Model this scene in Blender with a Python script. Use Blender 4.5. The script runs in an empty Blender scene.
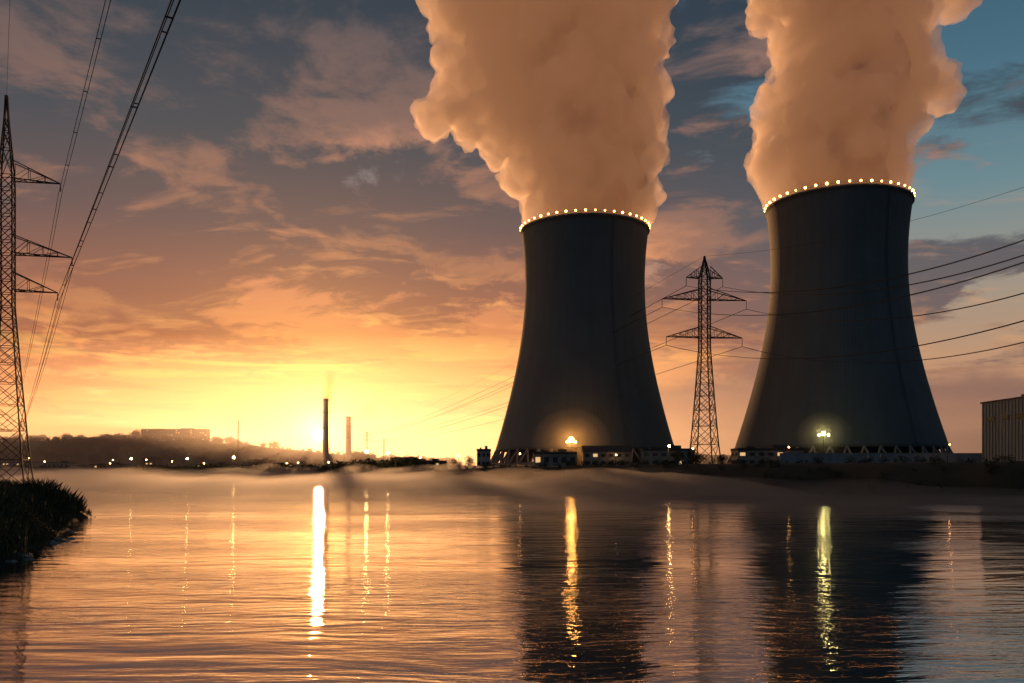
import bpy, bmesh, math, random
import numpy as np
from mathutils import Vector, noise as mn, Matrix
random.seed(7); rng=np.random.default_rng(7)
S=bpy.context.scene
S.view_settings.view_transform='Standard'; S.view_settings.look='None'; S.view_settings.exposure=0
COL=S.collection
def lin(r,g,b):
    f=lambda c:((c/255+0.055)/1.055)**2.4 if c/255>0.04045 else c/255/12.92
    return (f(r),f(g),f(b),1)
# ---------------- camera
cd=bpy.data.cameras.new("camera"); cam=bpy.data.objects.new("camera",cd); COL.objects.link(cam)
cam.location=(0,0,8); cam.rotation_euler=(math.radians(90),0,0)
cd.lens=30; cd.sensor_width=36; cd.shift_y=0.1255; cd.clip_end=30000; cd.clip_start=0.3
S.camera=cam
SUN_AZ=math.radians(-12.75); SUN_EL=math.radians(2.3)
# ---------------- node helper
class NT:
    def __init__(s,nt): s.nt=nt; s.n=nt.nodes; s.l=nt.links
    def node(s,t,**k):
        n=s.n.new(t)
        for a,b in k.items(): setattr(n,a,b)
        return n
    def set(s,inp,v):
        if isinstance(v,bpy.types.NodeSocket): s.l.new(v,inp)
        else: inp.default_value=v
    def m(s,op,a,b=0.0,c=0.0,clamp=False):
        n=s.node('ShaderNodeMath',operation=op); n.use_clamp=clamp
        s.set(n.inputs[0],a); s.set(n.inputs[1],b)
        if len(n.inputs)>2: s.set(n.inputs[2],c)
        return n.outputs[0]
    def v(s,op,a,b=(0,0,0)):
        n=s.node('ShaderNodeVectorMath',operation=op); s.set(n.inputs[0],a); s.set(n.inputs[1],b)
        return n.outputs[1] if op in('DOT_PRODUCT','LENGTH') else n.outputs[0]
    def comb(s,x,y,z):
        n=s.node('ShaderNodeCombineXYZ'); s.set(n.inputs[0],x); s.set(n.inputs[1],y); s.set(n.inputs[2],z); return n.outputs[0]
    def sep(s,v):
        n=s.node('ShaderNodeSeparateXYZ'); s.set(n.inputs[0],v); return n.outputs
    def noise(s,vec,scale=1,detail=6,rough=.5,dist=0,lac=2):
        n=s.node('ShaderNodeTexNoise'); s.set(n.inputs['Vector'],vec); n.inputs['Scale'].default_value=scale
        n.inputs['Detail'].default_value=detail; n.inputs['Roughness'].default_value=rough
        n.inputs['Distortion'].default_value=dist; n.inputs['Lacunarity'].default_value=lac
        return n.outputs['Fac']
    def sm(s,x,a,b,o0=0.,o1=1.):
        n=s.node('ShaderNodeMapRange',interpolation_type='SMOOTHSTEP'); s.set(n.inputs[0],x)
        n.inputs[1].default_value=a;n.inputs[2].default_value=b;n.inputs[3].default_value=o0;n.inputs[4].default_value=o1
        return n.outputs[0]
    def ramp(s,x,stops):
        n=s.node('ShaderNodeValToRGB'); cr=n.color_ramp; s.set(n.inputs[0],x)
        while len(cr.elements)<len(stops): cr.elements.new(0.5)
        for e,(p,c) in zip(cr.elements,stops): e.position=p; e.color=c
        return n.outputs[0]
    def mix(s,f,a,b,mode='MIX'):
        n=s.node('ShaderNodeMix',data_type='RGBA',blend_type=mode); s.set(n.inputs[0],f); s.set(n.inputs[6],a); s.set(n.inputs[7],b)
        return n.outputs[2]
# ---------------- world
w=bpy.data.worlds.new("World"); S.world=w; w.use_nodes=True
T=NT(w.node_tree); T.n.clear()
tc=T.node('ShaderNodeTexCoord'); d=tc.outputs['Generated']; dx,dy,dz=T.sep(d)
az=T.m('ARCTAN2',dx,dy); el=T.m('ARCSINE',dz)
elp=T.m('MAXIMUM',el,0.0); e01=T.m('DIVIDE',elp,0.7)
def st(l): return [(e/0.7,lin(*c)) for e,c in l]
A=T.ramp(e01,st([(0,(190,104,60)),(.05,(238,142,72)),(.12,(232,142,82)),(.21,(208,130,94)),(.29,(156,126,118)),(.38,(102,126,140)),(.5,(66,100,120)),(.69,(48,78,100))]))
B=T.ramp(e01,st([(0,(140,92,80)),(.06,(182,126,98)),(.12,(188,146,116)),(.2,(158,148,134)),(.29,(108,138,146)),(.4,(72,110,130)),(.52,(52,86,108)),(.69,(42,74,96))]))
right=T.sm(az,-0.02,0.5)
base=T.mix(right,A,B)
# cloud layers (perspective cloud deck)
zz=T.m('ADD',T.m('MAXIMUM',dz,0.0),0.16)
p=T.comb(T.m('DIVIDE',dx,zz),T.m('DIVIDE',dy,zz),0.0)
warp=T.noise(p,0.9,3)
p2=T.v('ADD',p,T.comb(T.m('MULTIPLY',warp,0.9),T.m('MULTIPLY',warp,-0.5),0.3))
n1=T.noise(p2,1.2,10,.6)
n1s=T.noise(T.v('ADD',p2,(-0.04,0.16,0.0)),1.2,7,.6)
leftmask=T.m('MULTIPLY',T.sm(az,0.36,-0.02),T.sm(el,0.15,0.26))
bias=T.m('ADD',T.m('MULTIPLY',leftmask,0.15),T.m('MULTIPLY',T.sm(el,0.04,0.14),0.04))
nb=T.m('ADD',n1,bias)
cm=T.sm(nb,0.515,0.57)
thick=T.sm(nb,0.56,0.70)
cdarkA=T.ramp(e01,st([(0,(170,92,66)),(.1,(178,98,68)),(.2,(142,90,76)),(.27,(98,78,80)),(.36,(64,68,77)),(.48,(46,57,69)),(.69,(32,42,56))]))
cdarkB=T.ramp(e01,st([(0,(104,74,78)),(.08,(108,80,84)),(.16,(110,92,94)),(.26,(80,86,95)),(.38,(50,64,76)),(.5,(40,54,68)),(.69,(34,46,60))]))
cdark=T.mix(right,cdarkA,cdarkB)
lit=T.sm(T.m('SUBTRACT',n1,n1s),0.0,0.105)
sdir=Vector((math.sin(SUN_AZ)*math.cos(SUN_EL),math.cos(SUN_AZ)*math.cos(SUN_EL),math.sin(SUN_EL)))
dot=T.m('MAXIMUM',T.v('DOT_PRODUCT',d,tuple(sdir)),0.0)
litcol=T.ramp(e01,st([(0,(255,190,110)),(.15,(255,170,98)),(.26,(255,166,106)),(.36,(240,160,116)),(.5,(170,138,126)),(.69,(84,94,106))]))
litf=T.m('MULTIPLY',T.m('MULTIPLY',lit,T.m('SUBTRACT',1.0,T.m('MULTIPLY',thick,0.7))),T.m('MULTIPLY',T.m('POWER',dot,2.6),1.0))
ccol=T.mix(litf,cdark,litcol)
sky=T.mix(T.m('MULTIPLY',cm,0.95),base,ccol)
# wispy fine cloud texture
n2=T.noise(T.v('MULTIPLY',p2,(1.0,2.6,1.0)),3.4,6,.6)
wis=T.m('MULTIPLY',T.sm(n2,.54,.74),T.m('MULTIPLY',T.sm(el,.42,.15),0.5))
sky=T.mix(T.m('MULTIPLY',wis,T.m('POWER',dot,2.0)),sky,litcol)
# low stratus streaks
ps=T.comb(T.m('MULTIPLY',az,2.2),T.m('MULTIPLY',el,26.0),0.0)
n3=T.noise(ps,1.5,6,.55,.4)
low=T.m('MULTIPLY',T.sm(el,.19,.09),T.sm(el,.0,.02))
sky=T.mix(T.m('MULTIPLY',T.m('MULTIPLY',T.sm(n3,.53,.63),low),0.8),sky,T.mix(right,lin(186,96,60),lin(116,84,90)))
sky=T.mix(T.m('MULTIPLY',T.m('MULTIPLY',T.sm(n3,.46,.38),low),T.m('MULTIPLY',T.m('POWER',dot,12.0),.8)),sky,lin(255,196,98))
# mauve bank of cloud low on the right
bn=T.noise(T.comb(T.m('MULTIPLY',az,6.0),T.m('MULTIPLY',el,6.0),3.1),1.0,6,.55)
bank=T.m('MULTIPLY',T.sm(T.m('SUBTRACT',T.m('ADD',el,T.m('MULTIPLY',bn,0.10)),0.055),.115,.085),T.sm(az,.02,.2))
sky=T.mix(T.m('MULTIPLY',bank,.85),sky,lin(104,80,88))
# sky behind the viewer: blue dusk; orange glow added off-frame in the western sky to side-light the steam
back=T.sm(dy,0.45,-0.4)
sky=T.mix(T.m('MULTIPLY',back,.92),sky,lin(42,64,82))
west_fill=T.m('MULTIPLY',T.m('MULTIPLY',T.sm(az,-.62,-.9),T.sm(az,-1.9,-1.4)),T.m('MULTIPLY',T.sm(el,.6,.2),T.sm(el,.0,.06)))
wc=T.v('SCALE',(1.0,.47,.20)); T.set(wc.node.inputs['Scale'],T.m('MULTIPLY',west_fill,1.4))
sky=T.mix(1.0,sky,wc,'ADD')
# sun glow + disc
g=T.m('ADD',T.m('MULTIPLY',T.m('POWER',dot,5000.0),9.0),T.m('ADD',T.m('MULTIPLY',T.m('POWER',dot,900.0),2.4),T.m('ADD',T.m('MULTIPLY',T.m('POWER',dot,170.0),.7),T.m('MULTIPLY',T.m('POWER',dot,26.0),.09))))
disc=T.m('MULTIPLY',T.sm(dot,math.cos(math.radians(.46)),math.cos(math.radians(.30))),30.0)
glowc=T.v('SCALE',(1.0,.45,.09)); 
T.set(glowc.node.inputs['Scale'],T.m('ADD',g,disc))
sky=T.mix(1.0,sky,glowc,'ADD')
below=T.sm(dz,-0.0,-0.05)
sky=T.mix(below,sky,lin(70,60,55))
bg1=T.node('ShaderNodeBackground'); T.l.new(sky,bg1.inputs[0]); bg1.inputs[1].default_value=0.93
nsk=T.node('ShaderNodeTexSky',sky_type='NISHITA'); nsk.sun_disc=False; nsk.sun_elevation=SUN_EL; nsk.sun_rotation=SUN_AZ
bg2=T.node('ShaderNodeBackground'); T.l.new(nsk.outputs[0],bg2.inputs[0]); bg2.inputs[1].default_value=0.01
add=T.node('ShaderNodeAddShader'); T.l.new(bg1.outputs[0],add.inputs[0]); T.l.new(bg2.outputs[0],add.inputs[1])
out=T.node('ShaderNodeOutputWorld'); T.l.new(add.outputs[0],out.inputs[0])
# sun lamp
sl=bpy.data.lights.new("sun",'SUN'); sl.energy=5; sl.angle=math.radians(.5); sl.color=(1,.45,.17)
so=bpy.data.objects.new("sun",sl); COL.objects.link(so)
so.rotation_euler=sdir.to_track_quat('Z','Y').to_euler()
# ---------------- materials
def material(name,c1,c2=None,scale=1.,rough=.85,bump=0.,stretch=(1,1,1),metal=0.):
    m=bpy.data.materials.new(name); m.use_nodes=True; t=NT(m.node_tree); b=t.n['Principled BSDF']
    b.inputs['Roughness'].default_value=rough; b.inputs['Metallic'].default_value=metal
    tcn=t.node('ShaderNodeTexCoord'); vec=t.v('MULTIPLY',tcn.outputs['Object'],stretch)
    n=t.noise(vec,scale,7,.6)
    c2=c2 or tuple(x*.6 for x in c1)
    t.l.new(t.mix(t.sm(n,.35,.65),(*c1,1),(*c2,1)),b.inputs['Base Color'])
    if bump:
        bn=t.node('ShaderNodeBump'); bn.inputs['Distance'].default_value=bump; t.l.new(n,bn.inputs['Height']); t.l.new(bn.outputs[0],b.inputs['Normal'])
    return m
def emis(name,c,s):
    m=bpy.data.materials.new(name); m.use_nodes=True; t=NT(m.node_tree); b=t.n['Principled BSDF']
    b.inputs['Base Color'].default_value=(.5,.5,.5,1); b.inputs['Emission Color'].default_value=(*c,1); b.inputs['Emission Strength'].default_value=s
    return m
M_steel=material("galvanised_steel",(.05,.052,.055),(.03,.032,.035),2,.7)
M_wire=material("cable",(.02,.02,.022),rough=.7)
M_ground=material("bank_soil_grass",(.028,.034,.018),(.045,.04,.026),.12,.95,.4)
M_leaf=material("foliage",(.045,.06,.025),(.025,.035,.018),.5,.9)
M_grass=material("dry_grass",(.09,.09,.04),(.04,.055,.022),.8,.9)
M_wall=material("pale_cladding",(.36,.38,.38),(.28,.30,.31),.3,.7,stretch=(1,1,.2))
M_bluewall=material("blue_grey_cladding",(.13,.19,.24),(.10,.15,.19),.4,.6,stretch=(2,2,.1))
M_roof=material("roofing",(.08,.08,.085),rough=.9)
M_glass=material("window_glass",(.03,.04,.05),rough=.3)
M_conc=material("plain_concrete",(.3,.29,.27),(.2,.2,.19),.6,.9,.05)
M_brick=material("brick",(.24,.14,.10),(.17,.1,.075),.5,.9)
M_lampO=emis("lamp_orange",(1,.45,.12),50)
M_lampY=emis("lamp_yellow",(1,.60,.20),150)
M_flood=emis("flood_orange",(1,.40,.08),190)
M_floodY=emis("flood_yellow",(.95,.78,.26),100)
M_rim=emis("rim_lamp",(1,.33,.06),26)
M_winlit=emis("lit_window",(1,.6,.25),.8)
# ---------------- mesh builder
class MB:
    def __init__(s): s.v=[]; s.f=[]; s.mi=[]
    def addf(s,vs,fs,mi=0):
        o=len(s.v); s.v+=[tuple(a) for a in vs]; s.f+=[tuple(i+o for i in f) for f in fs]; s.mi+=[mi]*len(fs)
    def box(s,c,sz,mi=0,rot=0.):
        cx,cy,cz=c; a,b,h=sz[0]/2,sz[1]/2,sz[2]/2; cr,sr=math.cos(rot),math.sin(rot); vs=[]
        for z in(-h,h):
            for x,y in((-a,-b),(a,-b),(a,b),(-a,b)): vs.append((cx+x*cr-y*sr,cy+x*sr+y*cr,cz+z))
        s.addf(vs,[(3,2,1,0),(4,5,6,7),(0,1,5,4),(1,2,6,5),(2,3,7,6),(3,0,4,7)],mi)
    def beam(s,p,q,r,mi=0,n=4,r2=None):
        p=Vector(p);q=Vector(q);dv=(q-p)
        if dv.length<1e-6:return
        dv.normalize(); u=dv.orthogonal().normalized(); w_=dv.cross(u); r2=r if r2 is None else r2; vs=[]
        for P,R in((p,r),(q,r2)):
            for i in range(n):
                a=2*math.pi*i/n; vs.append(P+(u*math.cos(a)+w_*math.sin(a))*R)
        s.addf(vs,[(i,(i+1)%n,n+(i+1)%n,n+i) for i in range(n)]+[tuple(range(n))[::-1],tuple(range(n,2*n))],mi)
    def tube(s,pts,r,mi=0,n=4):
        for a,b in zip(pts[:-1],pts[1:]): s.beam(a,b,r,mi,n)
    def sphere(s,c,r,mi=0,nu=8,nv=6):
        vs=[(c[0],c[1],c[2]+r)]
        for j in range(1,nv):
            t=math.pi*j/nv
            for i in range(nu):
                a=2*math.pi*i/nu; vs.append((c[0]+r*math.sin(t)*math.cos(a),c[1]+r*math.sin(t)*math.sin(a),c[2]+r*math.cos(t)))
        vs.append((c[0],c[1],c[2]-r)); fs=[]
        for i in range(nu): fs.append((0,1+i,1+(i+1)%nu))
        for j in range(nv-2):
            for i in range(nu):
                a=1+j*nu+i; b=1+j*nu+(i+1)%nu; fs.append((a,a+nu,b+nu,b))
        L=len(vs)-1; o=1+(nv-2)*nu
        for i in range(nu): fs.append((o+(i+1)%nu,o+i,L))
        s.addf(vs,fs,mi)
    def lathe(s,prof,c=(0,0,0),n=96,mi=0,closed=False):
        vs=[];fs=[]
        for r,z in prof:
            for i in range(n):
                a=2*math.pi*i/n; vs.append((c[0]+r*math.cos(a),c[1]+r*math.sin(a),c[2]+z))
        m=len(prof)
        for j in range(m if closed else m-1):
            k=(j+1)%m
            for i in range(n): fs.append((j*n+i,j*n+(i+1)%n,k*n+(i+1)%n,k*n+i))
        s.addf(vs,fs,mi)
    def obj(s,name,mats,parent=None,loc=(0,0,0),smooth=False,rotz=0):
        me=bpy.data.meshes.new(name); me.from_pydata(s.v,[],s.f); me.update()
        for m in mats: me.materials.append(m)
        me.polygons.foreach_set('material_index',s.mi)
        if smooth: me.polygons.foreach_set('use_smooth',[True]*len(s.f))
        o=bpy.data.objects.new(name,me); COL.objects.link(o); o.location=loc; o.rotation_euler[2]=rotz
        if parent: o.parent=parent
        return o
def empty(name,loc=(0,0,0)):
    e=bpy.data.objects.new(name,None); COL.objects.link(e); e.location=loc; e.empty_display_size=3; return e
# ---------------- terrain
def ss(x,a,b):
    t=np.clip((x-a)/(b-a),0,1); return t*t*(3-2*t)
SX=[-9000,-600,-366,-209,-120,-69,-40,-13,60,136,250,400,9000]; SY=[900,770,758,680,600,525,440,365,273,227,190,165,60]
def vnoise(X,Y,s,seed=0):
    r=np.random.default_rng(seed); G=r.random((256,256)); x=X/s+100; y=Y/s+100
    xi=np.floor(x).astype(int);yi=np.floor(y).astype(int);fx=x-xi;fy=y-yi;fx=fx*fx*(3-2*fx);fy=fy*fy*(3-2*fy)
    g=lambda a,b:G[a%256,b%256]
    return (g(xi,yi)*(1-fx)+g(xi+1,yi)*fx)*(1-fy)+(g(xi,yi+1)*(1-fx)+g(xi+1,yi+1)*fx)*fy
def H(X,Y):
    X=np.asarray(X,float);Y=np.asarray(Y,float)
    ys=np.interp(X,SX,SY)+ (vnoise(X,Y,14,1)-.5)*6
    dd=(Y-ys)*.7
    T_=np.interp(X,[-600,-200,-80,0,150],[2.5,3,6.5,9.5,10.5])
    h=-3+(T_+3)*ss(dd,-5,15)
    ridge=np.interp(X,[-1500,-900,-760,-637,-560,-496,-400,-300,-162,-60,60,300,900],[48,50,55,60,58,50,42,32,16,8,12,26,20])
    h+=ridge*np.exp(-((Y-1500)/230)**2)*(.9+.2*vnoise(X,Y,60,3))*(ss(dd,0,60))
    # headland on the near left
    xs=np.interp(Y,[0,40,60,70,74,90,114,135,150,160,200,260],[-140,-95,-62,-47,-42,-47,-57,-66,-72,-92,-170,-300])+(vnoise(X,Y,6,5)-.5)*5
    hl=-3+(7.2)*ss(xs-X,-4,11)+ (vnoise(X,Y,4,6)-.5)*.6
    hl=np.where(Y<262,hl,-3)
    return np.maximum(h,hl)+(vnoise(X,Y,9,2)-.5)*.5*(dd>0)
def axis(parts):
    a=[]
    for lo,hi,st_ in parts: a+=list(np.arange(lo,hi,st_))
    return np.array(a+[parts[-1][1]])
gx=axis([(-9000,-2000,700),(-2000,-620,30),(-620,-200,8),(-200,220,3.5),(220,500,10),(500,2000,50),(2000,9000,700)])
gy=axis([(-1500,-100,200),(-100,20,20),(20,420,3.5),(420,900,8),(900,2000,25),(2000,12000,800)])
XX,YY=np.meshgrid(gx,gy); ZZ=H(XX,YY)
nx,ny=len(gx),len(gy)
me=bpy.data.meshes.new("ground"); idx=np.arange(nx*ny).reshape(ny,nx)
F=np.stack([idx[:-1,:-1],idx[:-1,1:],idx[1:,1:],idx[1:,:-1]],-1).reshape(-1,4)
me.from_pydata(np.stack([XX,YY,ZZ],-1).reshape(-1,3).tolist(),[],F.tolist()); me.polygons.foreach_set('use_smooth',[True]*len(F)); me.materials.append(M_ground)
COL.objects.link(bpy.data.objects.new("ground",me))
def gz(x,y): return float(H(np.array([x]),np.array([y]))[0])
# ---------------- water
m=bpy.data.materials.new("river_water"); m.use_nodes=True; t=NT(m.node_tree); t.n.clear()
tcn=t.node('ShaderNodeTexCoord'); P=tcn.outputs['Object']
wv=t.noise(t.v('MULTIPLY',P,(.05,.05,1)),1,2)
P2=t.v('ADD',P,t.comb(t.m('MULTIPLY',wv,8.),t.m('MULTIPLY',wv,6.),0.))
a=t.noise(t.v('MULTIPLY',P2,(.40,1.4,1)),1.0,4,.5)
b_=t.noise(t.v('MULTIPLY',P2,(.09,.32,1)),1.0,2,.5)
calm=t.sm(t.noise(t.v('MULTIPLY',P,(.012,.03,1)),1,3),.40,.62,.25,1.15)
hgt=t.m('ADD',t.m('MULTIPLY',t.m('MULTIPLY',a,calm),.092),t.m('MULTIPLY',b_,.13))
bn=t.node('ShaderNodeBump'); bn.inputs['Strength'].default_value=1; bn.inputs['Distance'].default_value=1.0; t.l.new(hgt,bn.inputs['Height'])
gl=t.node('ShaderNodeBsdfGlossy'); gl.inputs['Color'].default_value=(.82,.81,.81,1); gl.inputs['Roughness'].default_value=.018; t.l.new(bn.outputs[0],gl.inputs['Normal'])
df=t.node('ShaderNodeBsdfDiffuse'); df.inputs['Color'].default_value=(.018,.05,.065,1)
fr=t.node('ShaderNodeFresnel'); fr.inputs['IOR'].default_value=1.6; t.l.new(bn.outputs[0],fr.inputs['Normal'])
mx=t.node('ShaderNodeMixShader'); t.l.new(t.m('ADD',t.m('MULTIPLY',fr.outputs[0],.5),.50,clamp=True),mx.inputs[0]); t.l.new(df.outputs[0],mx.inputs[1]); t.l.new(gl.outputs[0],mx.inputs[2])
o=t.node('ShaderNodeOutputMaterial'); t.l.new(mx.outputs[0],o.inputs[0])
wb=MB(); wb.addf([(-9000,-1500,0),(9000,-1500,0),(9000,2500,0),(-9000,2500,0)],[(0,1,2,3)]); wb.obj("river_water",[m])
# ---------------- cooling towers
def tower_mat():
    m=bpy.data.materials.new("tower_concrete"); m.use_nodes=True; t=NT(m.node_tree); b=t.n['Principled BSDF']; b.inputs['Roughness'].default_value=.92
    tcn=t.node('ShaderNodeTexCoord'); P=tcn.outputs['Object']; x,y,z=t.sep(P); ang=t.m('ARCTAN2',y,x)
    st_=t.noise(t.comb(t.m('MULTIPLY',ang,12.),t.m('MULTIPLY',z,.015),0.),1,5,.55)
    blot=t.noise(P,.05,6,.6)
    ring=t.m('FRACT',t.m('DIVIDE',z,3.0)); rl=t.sm(ring,.0,.07,1.,0.)
    c=t.mix(t.sm(st_,.3,.75),(.125,.155,.165,1),(.108,.135,.145,1)); c=t.mix(t.m('MULTIPLY',t.sm(blot,.4,.7),.4),c,(.085,.105,.112,1))
    c=t.mix(t.m('MULTIPLY',rl,.15),c,(.07,.08,.08,1)); t.l.new(c,b.inputs['Base Color'])
    bn=t.node('ShaderNodeBump'); bn.inputs['Distance'].default_value=.03; t.l.new(t.m('SINE',t.m('MULTIPLY',ang,144.)),bn.inputs['Height']); t.l.new(bn.outputs[0],b.inputs['Normal'])
    return m
M_tower=tower_mat()
def tower(x,y,rb,H_=150.,a=39.):
    g=10.5; root=empty("cooling_tower",(x,y,g))
    zt=.78*H_; c=zt/math.sqrt((rb/a)**2-1)
    R=lambda z:a*math.sqrt(1+((z-zt)/c)**2)
    z0=9.; prof=[(R(z),z) for z in np.linspace(z0,H_,60)]
    prof+= [(R(H_)+.9,H_+.01),(R(H_)+.9,H_+1.2),(R(H_)-1.2,H_+1.2)]
    prof+= [(R(z)-1.0,z) for z in np.linspace(H_,z0,40)]
    mb=MB(); mb.lathe(prof,n=144,closed=True); mb.obj("shell",[M_tower],root,smooth=True)
    # V columns and basin
    mb=MB(); n=44
    for i in range(n):
        a0=2*math.pi*i/n; a1=a0+math.pi/n; a2=a0-math.pi/n
        top=(R(z0)-.5)*math.cos(a0),(R(z0)-.5)*math.sin(a0),z0+.4; rbb=R(0)+1.5
        for aa in(a1,a2): mb.beam(top,(rbb*math.cos(aa),rbb*math.sin(aa),-.5),.55,n=6)
    mb.obj("diagonal_columns",[M_conc],root)
    mb=MB(); mb.lathe([(R(0)+5,-3),(R(0)+5,1.6),(R(0)+4.2,1.6),(R(0)+4.2,.2),(1,.2),(1,-3)],n=96,closed=True); mb.obj("basin_wall",[M_conc],root)
    mb=MB(); mb.lathe([(R(0)-8,-.2),(R(0)-10,9),(R(0)-11,9),(R(0)-9,-.2)],n=72,closed=True); mb.obj("fill_screen",[M_roof],root)
    # rim railing + lamps
    mb=MB(); nr=44; rr=R(H_)+.7
    for i in range(nr*2):
        aa=math.pi*i/nr; ab=math.pi*(i+1)/nr
        p_=Vector((rr*math.cos(aa),rr*math.sin(aa),H_+1.2)); q_=Vector((rr*math.cos(ab),rr*math.sin(ab),H_+1.2))
        mb.beam(p_,p_+Vector((0,0,1.2)),.06); mb.beam(p_+Vector((0,0,1.2)),q_+Vector((0,0,1.2)),.06)
    mb.obj("rim_railing",[M_steel],root)
    mb=MB()
    for i in range(nr):
        aa=2*math.pi*(i+.5)/nr; p_=Vector((rr*math.cos(aa),rr*math.sin(aa),H_+1.2)); mb.beam(p_,p_+Vector((0,0,1.0)),.12,0); mb.sphere(p_+Vector((0,0,1.5)),.66*random.uniform(.75,1.2),1,6,4)
    mb.obj("rim_lamps",[M_steel,M_rim],root)
    # ladder stair line
    mb=MB(); aa=math.radians(-70)
    pts=[((R(z)+.6)*1.0,z) for z in np.linspace(z0,H_,50)]
    for off in(-.01,.01):
        P3=[(r*math.cos(aa+off),r*math.sin(aa+off),z) for r,z in pts]; mb.tube(P3,.09)
    mb.obj("access_ladder",[M_steel],root)
    return root
tower(44.4,522,57.5,H_=142,a=36.4); tower(182,477,59.,H_=143.5,a=35.8)
# ---------------- steam plumes: thin outer vapour (volume) round an opaque core added to darken the centre
def steam_outer():
    m=bpy.data.materials.new("steam_vapour"); m.use_nodes=True; t=NT(m.node_tree); t.n.clear()
    D=.10
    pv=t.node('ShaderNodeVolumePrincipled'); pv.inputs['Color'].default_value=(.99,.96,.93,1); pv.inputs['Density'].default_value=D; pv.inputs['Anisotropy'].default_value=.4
    # even emission standing in for sunset light scattered many times inside the cloud
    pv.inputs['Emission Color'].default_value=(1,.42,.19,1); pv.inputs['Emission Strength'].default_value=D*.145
    o=t.node('ShaderNodeOutputMaterial'); t.l.new(pv.outputs[0],o.inputs['Volume']); return m
def steam_shade_core():
    m=bpy.data.materials.new("steam_shade_core"); m.use_nodes=True; t=NT(m.node_tree); b=t.n['Principled BSDF']
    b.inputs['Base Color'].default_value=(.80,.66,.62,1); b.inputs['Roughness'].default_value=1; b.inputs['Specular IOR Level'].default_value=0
    tcn=t.node('ShaderNodeTexCoord'); n=t.noise(tcn.outputs['Object'],.12,7,.6)
    bn=t.node('ShaderNodeBump'); bn.inputs['Distance'].default_value=5.; t.l.new(n,bn.inputs['Height']); t.l.new(bn.outputs[0],b.inputs['Normal'])
    return m
M_vap=steam_outer(); M_core=steam_shade_core()
def blobmesh(sph,name,mat,zr,off,vox,amp):
    bm=bmesh.new()
    for x,y,z,q in sph:
        bmesh.ops.create_icosphere(bm,subdivisions=3,radius=q,matrix=Matrix.Translation((x,y,z)))
    me=bpy.data.meshes.new("tmp"); bm.to_mesh(me); bm.free(); ob=bpy.data.objects.new("tmp",me); COL.objects.link(ob)
    md=ob.modifiers.new("r",'REMESH'); md.mode='VOXEL'; md.voxel_size=vox
    dg=bpy.context.evaluated_depsgraph_get(); me2=bpy.data.meshes.new_from_object(ob.evaluated_get(dg)); bpy.data.objects.remove(ob)
    nrm=[v.normal.copy() for v in me2.vertices]
    for v,nn in zip(me2.vertices,nrm):
        c=v.co; fade=min(1,max(0.06,(c.z-zr-12)/18))*amp
        p1=c+off; wv=mn.noise_vector(p1/28)*9+mn.noise_vector(p1/9)*3
        p2_=p1+wv
        d1=mn.voronoi(p2_/20)[0][0]; d2=mn.voronoi(p2_/8)[0][0]
        v.co=c+nn*fade*((.42-d1)*12+(.45-d2)*6.5+mn.noise(p1/3.4)*2.4)+mn.turbulence_vector(p1/9,3,False)*(2.8*fade)
    # remesh once more so folded parts become one clean closed surface
    ob=bpy.data.objects.new("tmp",me2); COL.objects.link(ob)
    md=ob.modifiers.new("r",'REMESH'); md.mode='VOXEL'; md.voxel_size=vox*.85; md.adaptivity=0
    dg=bpy.context.evaluated_depsgraph_get(); me3=bpy.data.meshes.new_from_object(ob.evaluated_get(dg)); bpy.data.objects.remove(ob)
    # drop floating or enclosed islands
    bm=bmesh.new(); bm.from_mesh(me3); seen=set(); isl=[]
    for v in bm.verts:
        if v.index in seen: continue
        st_=[v]; seen.add(v.index); cur=[]
        while st_:
            q=st_.pop(); cur.append(q)
            for e in q.link_edges:
                o_=e.other_vert(q)
                if o_.index not in seen: seen.add(o_.index); st_.append(o_)
        isl.append(cur)
    isl.sort(key=len)
    kill=[v for c_ in isl[:-1] for v in c_]
    if kill: bmesh.ops.delete(bm,geom=kill,context='VERTS')
    bm.to_mesh(me3); bm.free()
    me3.name=name; me3.materials.clear(); me3.materials.append(mat)
    me3.polygons.foreach_set('use_smooth',[True]*len(me3.polygons))
    o=bpy.data.objects.new(name,me3); COL.objects.link(o); return o
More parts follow.
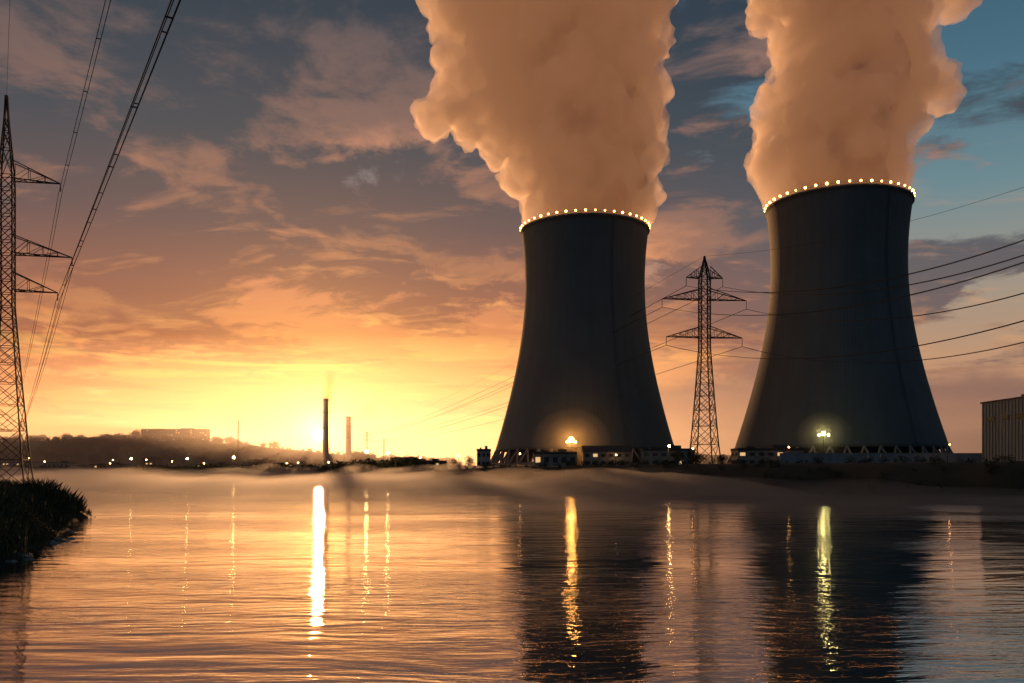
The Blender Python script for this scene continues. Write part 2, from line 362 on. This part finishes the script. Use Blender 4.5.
def plume(tab,Y,seed,extra=[],cshift=8):
    r=random.Random(seed); k=Y/853.; sph=[]; core=[]
    ys=[a[0] for a in tab]; 
    for py in np.arange(max(ys),min(ys)-1,-11):
        l=np.interp(-py,[-a for a in ys],[a[1] for a in tab]); rr=np.interp(-py,[-a for a in ys],[a[2] for a in tab])
        cx=((l+rr)/2-512)*k; hw=(rr-l)/2*k; z=8+(470-py)*k
        sph.append((cx,Y,z,hw*.78)); f=min(1,max(0,(max(ys)-py)/60))
        core.append((cx+cshift*f*.8,Y+1,z,hw*(.54-.04*f)))
        n=7 if py<max(ys)-25 else 0
        for i in range(n):
            a=r.uniform(0,2*math.pi); q=r.uniform(.16,.38)*hw; 
            sph.append((cx+math.cos(a)*(hw-q),Y+math.sin(a)*(hw-q),z+r.uniform(-6,6),q))
            if i<5:
                a=r.uniform(0,2*math.pi); q=r.uniform(.14,.26)*hw; core.append((cx+cshift*f+math.cos(a)*(hw*.64-q),Y+1+math.sin(a)*(hw*.68-q),z+r.uniform(-6,6),q))
        if n:
            for sg in(-1,1): 
                q=r.uniform(.16,.36)*hw; o_=r.uniform(.9,1.15); sph.append((cx+sg*(hw*o_-q),Y+r.uniform(-12,12),z+r.uniform(-5,5),q))
    for (px,py,rp,oy) in extra: sph.append(((px-512)*k,Y+oy,8+(470-py)*k,rp*k))
    zr=8+(470-max(ys))*k; off=Vector((seed*13.1,seed*7.7,0))
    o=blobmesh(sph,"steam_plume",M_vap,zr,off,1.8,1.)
    c=blobmesh(core,"shading_core",M_core,zr,off,2.2,.6); c.parent=o
    return o
plume([(243,536,634),(225,526,645),(200,520,652),(170,514,660),(140,498,660),(110,474,658),(80,462,656),(50,454,662),(20,448,668),(-20,446,672),(-60,436,692),(-110,416,704)],522,1,
  extra=[(440,112,26,0),(462,95,30,5),(470,128,24,-8),(426,122,15,0),(455,55,26,8),(446,18,28,-5),(500,150,26,-10),(520,190,22,-22),(650,30,24,0),(647,120,20,5),(646,180,20,0),(650,200,14,0)],cshift=9)
plume([(220,776,892),(200,768,902),(170,758,910),(140,756,910),(110,762,920),(80,770,928),(50,778,926),(20,772,924),(-20,766,927),(-60,748,947),(-110,738,962)],477,2,
  extra=[(765,160,24,0),(770,110,22,0),(930,85,26,0),(945,100,18,5),(930,60,22,8),(770,8,26,0),(795,30,24,-12),(900,40,22,0),(925,5,26,5),(960,-5,24,0),(780,75,18,0)],cshift=4)
# ---------------- mist and haze
def vol(name,dens,g,col=(1,1,1,1)):
    m=bpy.data.materials.new(name); m.use_nodes=True; t=NT(m.node_tree); t.n.clear()
    vs=t.node('ShaderNodeVolumeScatter'); vs.inputs['Color'].default_value=col; vs.inputs['Density'].default_value=dens; vs.inputs['Anisotropy'].default_value=g
    o=t.node('ShaderNodeOutputMaterial'); t.l.new(vs.outputs[0],o.inputs['Volume']); return m
hb=MB(); hb.box((-400,1700,57),(3200,2000,126)); hb.obj("distant_haze",[vol("haze",.0006,.7,(1,.93,.88,1))])
def mistbox(name,x0,x1,y0,y1,tf,mat,step=12.):
    ax=np.arange(x0,x1+1,step); ay=np.arange(y0,y1+1,step); MX,MY=np.meshgrid(ax,ay); fx=(x1-x0)*.15; fy=(y1-y0)*.2
    edge=np.minimum(np.minimum(ss(MX,x0,x0+fx),1-ss(MX,x1-fx,x1)),np.minimum(ss(MY,y0,y0+fy),1-ss(MY,y1-fy,y1)))
    MZ=.25+edge*tf(MX,MY)
    ny_,nx_=MX.shape; top=np.stack([MX,MY,MZ],-1).reshape(-1,3); bot=top.copy(); bot[:,2]=.12
    idx=np.arange(nx_*ny_).reshape(ny_,nx_); n_=nx_*ny_
    F=[tuple(f) for f in np.stack([idx[:-1,:-1],idx[:-1,1:],idx[1:,1:],idx[1:,:-1]],-1).reshape(-1,4).tolist()]
    F2=[tuple(i+n_ for i in f[::-1]) for f in F]
    bd=list(idx[0,:])+list(idx[1:,-1])+list(idx[-1,-2::-1])+list(idx[-2:0:-1,0])
    F3=[(int(bd[i]),int(bd[i])+n_,int(bd[(i+1)%len(bd)])+n_,int(bd[(i+1)%len(bd)])) for i in range(len(bd))]
    mb=MB(); mb.addf(np.concatenate([top,bot]).tolist(),F+F2+F3); mb.obj(name,[mat],smooth=True)
mistbox("river_mist",-700,360,140,900,lambda X,Y:1.3+9*vnoise(X,Y,45,9)**2+4.5*vnoise(X,Y,15,10)**1.5,vol("mist",.012,.6,(1,.97,.94,1)),8.)
# ---------------- pylons
def pylon(x,y,z,h,bw,tw,arms,rot,t1,t2,waist=None,armdepth=.045,il_=.04):
    """arms: list of (height, half length)"""
    root=empty("electricity_pylon",(x,y,z)); root.rotation_euler[2]=rot
    mb=MB(); wz=arms[-1][0]*.92; ww=tw
    def wd(zz): 
        return (bw+(ww-bw)*(zz/wz)**.8)/2 if zz<wz else (ww/2 if zz<arms[0][0] else max(.12,ww/2*(1-(zz-arms[0][0])/(h-arms[0][0]))))
    zs=[0]
    while zs[-1]<wz-ww*.6: zs.append(min(wz,zs[-1]+max(wd(zs[-1])*2*.85,ww*.9)))
    zs[-1]=wz
    while zs[-1]<arms[0][0]: zs.append(zs[-1]+ww*1.05)
    n=4
    for k in range(1,n+1): zs.append(zs[-1]+(h-zs[-1])*(k/n if k==n else .33))
    cor=lambda zz:[Vector((sx*wd(zz),sy*wd(zz),zz)) for sx,sy in((-1,-1),(1,-1),(1,1),(-1,1))]
    for a,b in zip(zs[:-1],zs[1:]):
        A_=cor(a);B_=cor(b)
        for i in range(4):
            j=(i+1)%4; mb.beam(A_[i],B_[i],t1); mb.beam(A_[i],B_[j],t2); mb.beam(A_[j],B_[i],t2); mb.beam(B_[i],B_[j],t2)
            if wd(a)*2>ww*1.5:
                mb.beam((A_[i]+A_[j])/2,(A_[i]+B_[i])/2,t2*.8); mb.beam((A_[i]+A_[j])/2,(A_[j]+B_[j])/2,t2*.8)
    mb.obj("lattice_body",[M_steel],root)
    mb=MB(); ins=MB(); tips=[]
    for zh,L in arms:
        dep=h*armdepth
        for sg in(-1,1):
            w_=wd(zh); tip=Vector((sg*L,0,zh)); tips.append(tip)
            lo=[Vector((sg*w_,-w_,zh)),Vector((sg*w_,w_,zh))]; up=[Vector((sg*w_,-w_,zh+dep)),Vector((sg*w_,w_,zh+dep))]
            N=max(3,int(L/(h*.035)))
            for k_ in range(2):
                mb.beam(lo[k_],tip,t1*.75); mb.beam(up[k_],tip,t1*.75)
                for s_ in range(N):
                    f0=s_/N; f1=(s_+1)/N
                    mb.beam(lo[k_].lerp(tip,f0),up[k_].lerp(tip,f1),t2*.8) ; mb.beam(up[k_].lerp(tip,f0),lo[k_].lerp(tip,f0),t2*.8)
            for s_ in range(N):
                f0=s_/N;f1=(s_+1)/N; mb.beam(lo[0].lerp(tip,f0),lo[1].lerp(tip,f1),t2*.8); mb.beam(lo[1].lerp(tip,f0),lo[0].lerp(tip,f1),t2*.8)
            il=h*il_
            ins.beam(tip,tip-Vector((0,0,il)),t2*.7)
            for q in np.linspace(.15,.95,8): ins.lathe([(.001,.12),(t1*1.0,0),(.001,-.05)],c=tuple(tip-Vector((0,0,il*q))),n=8)
    mb.obj("crossarms",[M_steel],root); ins.obj("insulators",[M_steel],root)
    fb=MB()
    for sx in(-1,1):
        for sy in(-1,1): fb.box((sx*bw/2,sy*bw/2,-.4),(1.6,1.6,1.6))
    fb.obj("footings",[M_conc],root)
    return root,[(Matrix.Translation((x,y,z))@Matrix.Rotation(rot,4,'Z'))@(t_-Vector((0,0,h*il_))) for t_ in tips], Vector((x,y,z+h))
def wires(name,pairs,sag,r,twin=0.,sp=0,n=40):
    mb=MB()
    for a,b in pairs:
        a=Vector(a);b=Vector(b); dv=(b-a); side=Vector((dv.y,-dv.x,0)).normalized()
        for o_ in ((-twin,twin) if twin else (0,)):
            pts=[]
            for i in range(n+1):
                f=i/n; pts.append(a.lerp(b,f)+side*o_-Vector((0,0,4*sag*f*(1-f))))
            mb.tube(pts,r)
        if sp:
            L=dv.length
            for i in range(1,int(L/sp)):
                f=i*sp/L; c=a.lerp(b,f)-Vector((0,0,4*sag*f*(1-f))); mb.beam(c-side*(twin+.04),c+side*(twin+.04),r*1.2)
    return mb.obj(name,[M_wire])
# left line (transmission line running past the camera)
dv=Vector((48,-79,0)).normalized()
AL=[(48.3,7.4),(37.0,9.0),(31.4,7.0)]
L1,t1_,top1=pylon(-77,130,gz(-77,130)-.3,61,6.5,1.9,AL,0.3,.13,.065,il_=.02)
cen=Vector((-77,130,0)); nb_=cen+dv*260; fb_=cen-dv*520
L0,t0_,top0=pylon(nb_.x,nb_.y,gz(nb_.x,nb_.y)+8,61,6.5,1.9,AL,0.3,.13,.065,il_=.02)
L2,t2_,top2=pylon(fb_.x,fb_.y,gz(fb_.x,fb_.y),61,6.5,1.9,AL,0.3,.13,.065,il_=.02)
mb=MB()
for sx in(-1,1):
    for sy in(-1,1): mb.box((sx*3.25,sy*3.25,-7),(2.2,2.2,12.5))
mb.obj("river_piers",[M_conc],L0)
wires("power_line",list(zip(t1_,t0_)),1.0,.045,.2,14)
wires("power_line",list(zip(t1_,t2_)),9,.05,.22,0)
wires("earth_wire",[(top1,top0)],1,.03)
# far bank line
arms=[(95,9.5),(84,22),(65,19.8)]
P2_,tp2,tt2=pylon(97,430,9.8,106,13,4.6,arms,.12,.34,.17,armdepth=.05)
P3_,tp3,tt3=pylon(215,255,10,106,13,4.6,arms,.9,.34,.17,armdepth=.05)
P4_,tp4,tt4=pylon(-255,1500,gz(-255,1500)-2,48,6,2.4,[(43,5),(38,10),(31,9)],.12,.3,.15,armdepth=.05)
wires("power_line",list(zip(tp2,tp3)),17,.13,.5,0)
wires("power_line",list(zip(tp2,tp4)),12,.14,.0,0)
wires("earth_wire",[(tt2,tt3),(tt2,tt4)],9,.07)
# ---------------- chimneys, buildings
def chimney(x,y,h,r):
    z=gz(x,y)-1; root=empty("industrial_chimney",(x,y,z)); mb=MB(); mb.lathe([(r*1.25,0),(r,h*.4),(r*.85,h),(r*.7,h),(r*.7,h-5)],n=24); mb.obj("shaft",[M_conc],root,smooth=True)
    mb=MB()
    for f in(.55,.78,.97): mb.lathe([(r*.9,h*f),(r*1.15,h*f),(r*1.15,h*f+1.2),(r*.9,h*f+1.2)],n=24,closed=True)
    mb.obj("gallery_rings",[M_steel],root)
chimney(-284,1300,101,4.4); chimney(-253,1320,74,4.2)
def building(name,x,y,w_,d_,h,floors,wall,rot=0.,lit=.1,z=None,flat=True,bays=None,plant=True):
    z=gz(x,y)-.6 if z is None else z
    root=empty(name,(x,y,z)); root.rotation_euler[2]=rot
    mb=MB(); mb.box((0,0,h/2),(w_,d_,h)); mb.obj("walls",[wall],root)
    mb=MB()
    if flat:
        mb.box((0,0,h+.2),(w_+.5,d_+.5,.4)); 
        for sx in(-1,1): mb.box((sx*(w_/2+.1),0,h+.8),(.3,d_+.5,.8)); mb.box((0,sx*(d_/2+.1),h+.81),(w_-.2,.3,.8))
        if plant: mb.box((w_*.18,0,h+1.6),(w_*.2,d_*.3,2.4)); mb.box((-w_*.25,d_*.1,h+1.2),(w_*.12,d_*.2,1.6))
    else:
        a,b=w_/2+.4,d_/2+.4; mb.addf([(-a,-b,h),(a,-b,h),(a,b,h),(-a,b,h),(-a,0,h+d_*.28),(a,0,h+d_*.28)],[(0,1,5,4),(2,3,4,5),(0,4,3),(1,2,5),(0,3,2,1)])
    mb.obj("roof",[M_roof],root)
    mb=MB(); bays=bays or max(3,int(w_/4)); fh=h/floors
    for f in range(floors):
        for i in range(bays):
            xx=-w_/2+(i+.5)*w_/bays; mi=1 if random.random()<lit else 0
            mb.box((xx,-d_/2-.02,f*fh+fh*.55),(w_/bays*.55,.16,fh*.42),mi)
        nb2=max(2,int(d_/5))
        for i in range(nb2):
            yy=-d_/2+(i+.5)*d_/nb2
            for sx in(-1,1): mb.box((sx*(w_/2+.02),yy,f*fh+fh*.55),(.16,d_/nb2*.5,fh*.42),0)
    mb.obj("windows",[M_glass,M_winlit],root)
    mb=MB(); mb.box((w_*.3,-d_/2-.06,1.6),(2.4,.2,2.8)); mb.obj("door",[M_steel],root)
    return root
# right edge works building: clad hall with stepped roof
root=empty("industrial_building",(194,301,9.5))
mb=MB(); mb.box((0,0,11.5),(40,30,23)); mb.box((7,0,26),(22,18,6))
mb.obj("walls",[M_bluewall],root)
mb=MB(); mb.box((0,0,23.3),(40.8,30.8,.6)); mb.box((7,0,29.3),(22.6,18.6,.6)); mb.box((-12,0,24.4),(3,3,1.8)); mb.obj("roof",[M_roof],root)
mb=MB()
for i in range(21): mb.box((-19.5+i*1.95,-15.1,12.5),(.25,.2,20.6))
for i in range(15): mb.box((-20.1,-14+i*2,12.5),(.2,.25,20.6))
mb.obj("cladding_ribs",[M_bluewall],root)
mb=MB()
for i in range(4): mb.box((-15+i*9,-15.08,17),(5,.3,1.6)); 
for i in range(3): mb.box((-20.08,-9+i*9,17),(.3,5,1.6))
mb.obj("windows",[M_glass],root)
mb=MB(); mb.box((-10,-15.1,2.8),(5,.4,5.4)); mb.obj("door",[M_steel],root)
# low buildings round tower 1
building("pump_house",-15,455,7,8,9,2,M_wall,z=9,lit=.0)
building("service_building",22,440,22,12,6.5,1,M_conc,z=9.6,lit=.3)
building("workshop",48,436,24,12,7.5,2,M_conc,z=9.6,lit=.15,flat=False)
building("service_building",78,432,26,12,8.0,2,M_conc,z=9.6,lit=.1)
building("control_building",118,395,30,12,7,2,M_conc,z=9.8,lit=.05)
building("turbine_hall",262,380,60,30,16,2,M_bluewall,z=10,lit=.05)
# pale perimeter wall in front of tower 2
mb=MB()
for i in range(30): mb.box((113+i*5.2,352,12.4),(5.1,.5,4.6))
mb.box((189,352,14.85),(157,.7,.3))
mb.obj("perimeter_wall",[M_wall])
mb=MB()
for i in range(38): 
    xx=110+i*4.2; mb.beam((xx,404,10),(xx,404,14.2),.16)
for zz in(13.6,14.4): mb.tube([(110,404,zz),(266,404,zz)],.38,n=8)
mb.obj("pipe_bridge",[M_wall])
# far town
random.seed(4)
for px,Yv,w_,h,nm,wl in [(176,1440,110,18,"factory_building",M_conc),(60,900,26,13,"apartment_building",M_wall),(110,880,34,11,"warehouse",M_conc),(150,960,22,18,"apartment_building",M_brick),(215,900,40,11,"warehouse",M_wall),(262,860,24,15,"apartment_building",M_brick),(296,900,36,12,"warehouse",M_conc),(372,820,40,10,"warehouse",M_wall),(405,780,18,10,"brick_house",M_brick),(430,700,26,8,"warehouse",M_conc),(20,1000,40,14,"apartment_building",M_wall)]:
    X_=(px-512)/853*Yv; building(nm,X_,Yv,w_,16,h,max(2,int(h/3.5)),wl,lit=.12,flat=(nm!="brick_house"),z=(None if px!=176 else gz(X_,Yv)-1))
# mast
for X_,Y_,hh in[(-340,1060,66),(-150,1000,40)]:
    mb=MB(); z_=gz(X_,Y_)
    for k in range(3):
        a=2*math.pi*k/3; mb.beam((X_+1.6*math.cos(a),Y_+1.6*math.sin(a),z_-1),(X_+.5*math.cos(a),Y_+.5*math.sin(a),z_+hh),.22)
    for q in np.arange(0,hh,3): mb.beam((X_-1.2,Y_,z_+q),(X_+1.2,Y_,z_+q+3),.15)
    mb.beam((X_,Y_,z_+hh),(X_,Y_,z_+hh+8),.15); mb.obj("radio_mast",[M_steel])
# ---------------- lamps
def lamp(x,y,h,mat,r=.55,name="street_lamp",z=None):
    z=gz(x,y)-.3 if z is None else z; mb=MB()
    mb.beam((0,0,0),(0,0,h),.16,0,8,.09); mb.tube([(0,0,h),(0,-.7,h+.5),(0,-1.6,h+.6)],.08,0,6); mb.box((0,-1.9,h+.62),(.7,1.3,.25),0); mb.sphere((0,-1.9,h+.1),r,1,6,4)
    return mb.obj(name,[M_steel,mat],loc=(x,y,z))
for X_,Y_,h,mt,r in [(-354,795,16,M_lampY,.85),(-342,800,15,M_lampO,.6),(-279,735,15,M_lampY,.85),(-262,728,11,M_lampO,.5),(-235,722,16,M_lampY,.95),(-102,600,15,M_lampY,1.1),(-83,572,13,M_lampY,.85),
   (-420,900,16,M_lampO,.6),(-470,860,14,M_lampO,.55),(-200,760,11,M_lampO,.6),(-180,720,11,M_lampO,.5),(-60,560,9,M_lampO,.45),(-30,480,8,M_lampO,.35),(-310,780,13,M_lampO,.5),(-390,830,12,M_lampO,.5),(-520,920,18,M_lampO,.6),(-150,700,10,M_lampO,.5)]:
    lamp(X_,Y_,h,mt,r)
M_glow=vol("halo_scatter",.004,.0)  # thin scattering medium added to spread a halo round the floodlights
def flood(x,y,h,mat,r,R_):
    z=gz(x,y)-.3; mb=MB(); mb.beam((0,0,0),(0,0,h+1),.3,0,8,.18); mb.sphere((0,-.2,h+1+r),r,1,12,8)
    mb.beam((-2.2,0,h+.6),(2.2,0,h+.6),.14); 
    for s_ in(-1,1): mb.box((s_*2.2,0,h+1.1),(1.0,.7,.8),0); mb.sphere((s_*2.2,-.5,h+1.1),.42,1,6,4)
    o=mb.obj("floodlight_mast",[M_steel,mat],loc=(x,y,z))
    for f in(1.,.76,.54,.34):  # nested shells added so the lamp glow fades outwards
        mb=MB(); mb.sphere((0,0,0),1,0,24,14); g_=mb.obj("lamp_halo",[M_glow],loc=(0,-1,h+1.5),smooth=True,parent=o); g_.scale=(R_*1.15*f,R_*.95*f,R_*.95*f)
flood(31,447,12.2,M_flood,1.3,18.)
flood(146,400,13,M_floodY,.85,11.)
lamp(70,382,9,M_lampY,.5); lamp(84,398,8,M_lampO,.35); lamp(124,384,8,M_lampO,.3); lamp(176,345,8,M_lampO,.25); lamp(203,350,9,M_lampO,.25); lamp(4,430,7,M_lampO,.35); lamp(52,428,6,M_lampO,.35)
# ---------------- vegetation
def leaves(name,blobs,per,size,mat,seed=1):
    r=np.random.default_rng(seed); V=[]
    for (x,y,z,rx,rz) in blobs:
        n=int(per*rx*rz) if per>0 else -per
        dv=r.normal(size=(n,3)); dv/=np.linalg.norm(dv,axis=1)[:,None]; rad=r.random(n)**.45
        c=np.array([x,y,z])+dv*rad[:,None]*np.array([rx,rx,rz])
        u=r.normal(size=(n,3)); u/=np.linalg.norm(u,axis=1)[:,None]; q=r.normal(size=(n,3)); q/=np.linalg.norm(q,axis=1)[:,None]
        s_=size*r.uniform(.5,1.3,n)[:,None]
        V.append(np.stack([c-u*s_,c+q*s_*.7,c+u*s_,c-q*s_*.7],1).reshape(-1,3))
    V=np.concatenate(V); n=len(V)//4
    me=bpy.data.meshes.new(name); me.vertices.add(len(V)); me.vertices.foreach_set('co',V.ravel())
    me.loops.add(len(V)); me.loops.foreach_set('vertex_index',np.arange(len(V))); me.polygons.add(n); me.polygons.foreach_set('loop_start',np.arange(n)*4); me.polygons.foreach_set('loop_total',np.full(n,4)); me.update(calc_edges=True); me.materials.append(mat)
    o=bpy.data.objects.new(name,me); COL.objects.link(o); return o
r=random.Random(3); bl=[]
for i in range(420):
    X_=r.uniform(-650,-60); Y_=float(np.interp(X_,SX,SY))+r.uniform(14,170); s_=r.uniform(3,7); z_=gz(X_,Y_)
    bl.append((X_,Y_,z_+s_*.7,s_,s_*.9)); 
for i in range(500):
    X_=r.uniform(-1300,-100); Y_=1500+r.uniform(-260,30); s_=r.uniform(5,11)
    if -420<X_<-280: s_*=.4
    bl.append((X_,Y_,gz(X_,Y_)+s_*.5,s_,s_*.8))
leaves("distant_trees",bl,6,1.3,M_leaf)
bl=[]
for i in range(330):
    X_=r.uniform(-45,260); ys=float(np.interp(X_,SX,SY)); Y_=ys+r.uniform(2,34); s_=r.uniform(.8,2.1); bl.append((X_,Y_,gz(X_,Y_)+s_*.4,s_,s_*.8))
for X_,Y_,s_ in[(80,410,4),(86,412,5),(91,414,4),(100,408,3.5),(-22,420,3.5),(-28,430,3),(-38,470,3.5),(-48,500,4)]:
    for k in range(4): bl.append((X_+r.uniform(-2,2),Y_+r.uniform(-2,2),gz(X_,Y_)+s_*.5+r.uniform(0,s_*.9),s_*.6,s_*.6))
leaves("bank_shrubs",bl,45,.28,M_leaf,2)
# near headland: grass + shrubs
bl=[]
for i in range(260):
    Y_=r.uniform(78,155); X_=float(np.interp(Y_,[74,90,114,135,150],[-42,-47,-57,-66,-72]))-r.uniform(1,36); z_=gz(X_,Y_)
    if z_<.5: continue
    s_=r.uniform(.4,1.5); bl.append((X_,Y_,z_+s_*.55,s_,s_*.9))
leaves("headland_shrubs",bl,380,.085,M_leaf,3)
N=52000; Yb=rng.uniform(66,158,N); Xb=np.interp(Yb,[60,70,74,90,114,135,150,158],[-62,-47,-42,-47,-57,-66,-72,-88])+1.5-rng.random(N)**1.3*40
Zb=H(Xb,Yb); k=Zb>.02; Xb,Yb,Zb=Xb[k],Yb[k],Zb[k]; N=len(Xb)
hh=rng.uniform(.4,1.6,N)*(.4+1.8*vnoise(Xb,Yb,5,20)**1.5); an=rng.uniform(0,6.28,N); wd_=rng.uniform(.014,.034,N); ln=rng.normal(0,.28,(N,2))*hh[:,None]
dxv=np.cos(an)*wd_; dyv=np.sin(an)*wd_
V=np.stack([np.stack([Xb-dxv,Yb-dyv,Zb-.1],1),np.stack([Xb+dxv,Yb+dyv,Zb-.1],1),np.stack([Xb+ln[:,0]*.4+dxv*.7,Yb+ln[:,1]*.4+dyv*.7,Zb+hh*.6],1),np.stack([Xb+ln[:,0],Yb+ln[:,1],Zb+hh],1)],1).reshape(-1,3)
me=bpy.data.meshes.new("grass"); me.vertices.add(len(V)); me.vertices.foreach_set('co',V.ravel()); me.loops.add(len(V)); me.loops.foreach_set('vertex_index',np.arange(len(V))); me.polygons.add(N); me.polygons.foreach_set('loop_start',np.arange(N)*4); me.polygons.foreach_set('loop_total',np.full(N,4)); me.update(calc_edges=True); me.materials.append(M_grass)
COL.objects.link(bpy.data.objects.new("grass",me))
# rocks at the waterline
bm=bmesh.new()
for i in range(150):
    Y_=r.uniform(74,154); X_=float(np.interp(Y_,[74,90,114,135,150,154],[-42,-47,-57,-66,-72,-80]))+r.uniform(-2,1.6); q=r.uniform(.15,.6)
    res=bmesh.ops.create_icosphere(bm,subdivisions=2,radius=q,matrix=Matrix.Translation((X_,Y_,gz(X_,Y_)*.4+.02))@Matrix.Diagonal((1.3,1,.6,1)))
    for v in res['verts']: v.co+=mn.noise_vector(v.co*2.2)*q*.5
me=bpy.data.meshes.new("shore_rocks"); bm.to_mesh(me); bm.free(); me.materials.append(M_conc); COL.objects.link(bpy.data.objects.new("shore_rocks",me))
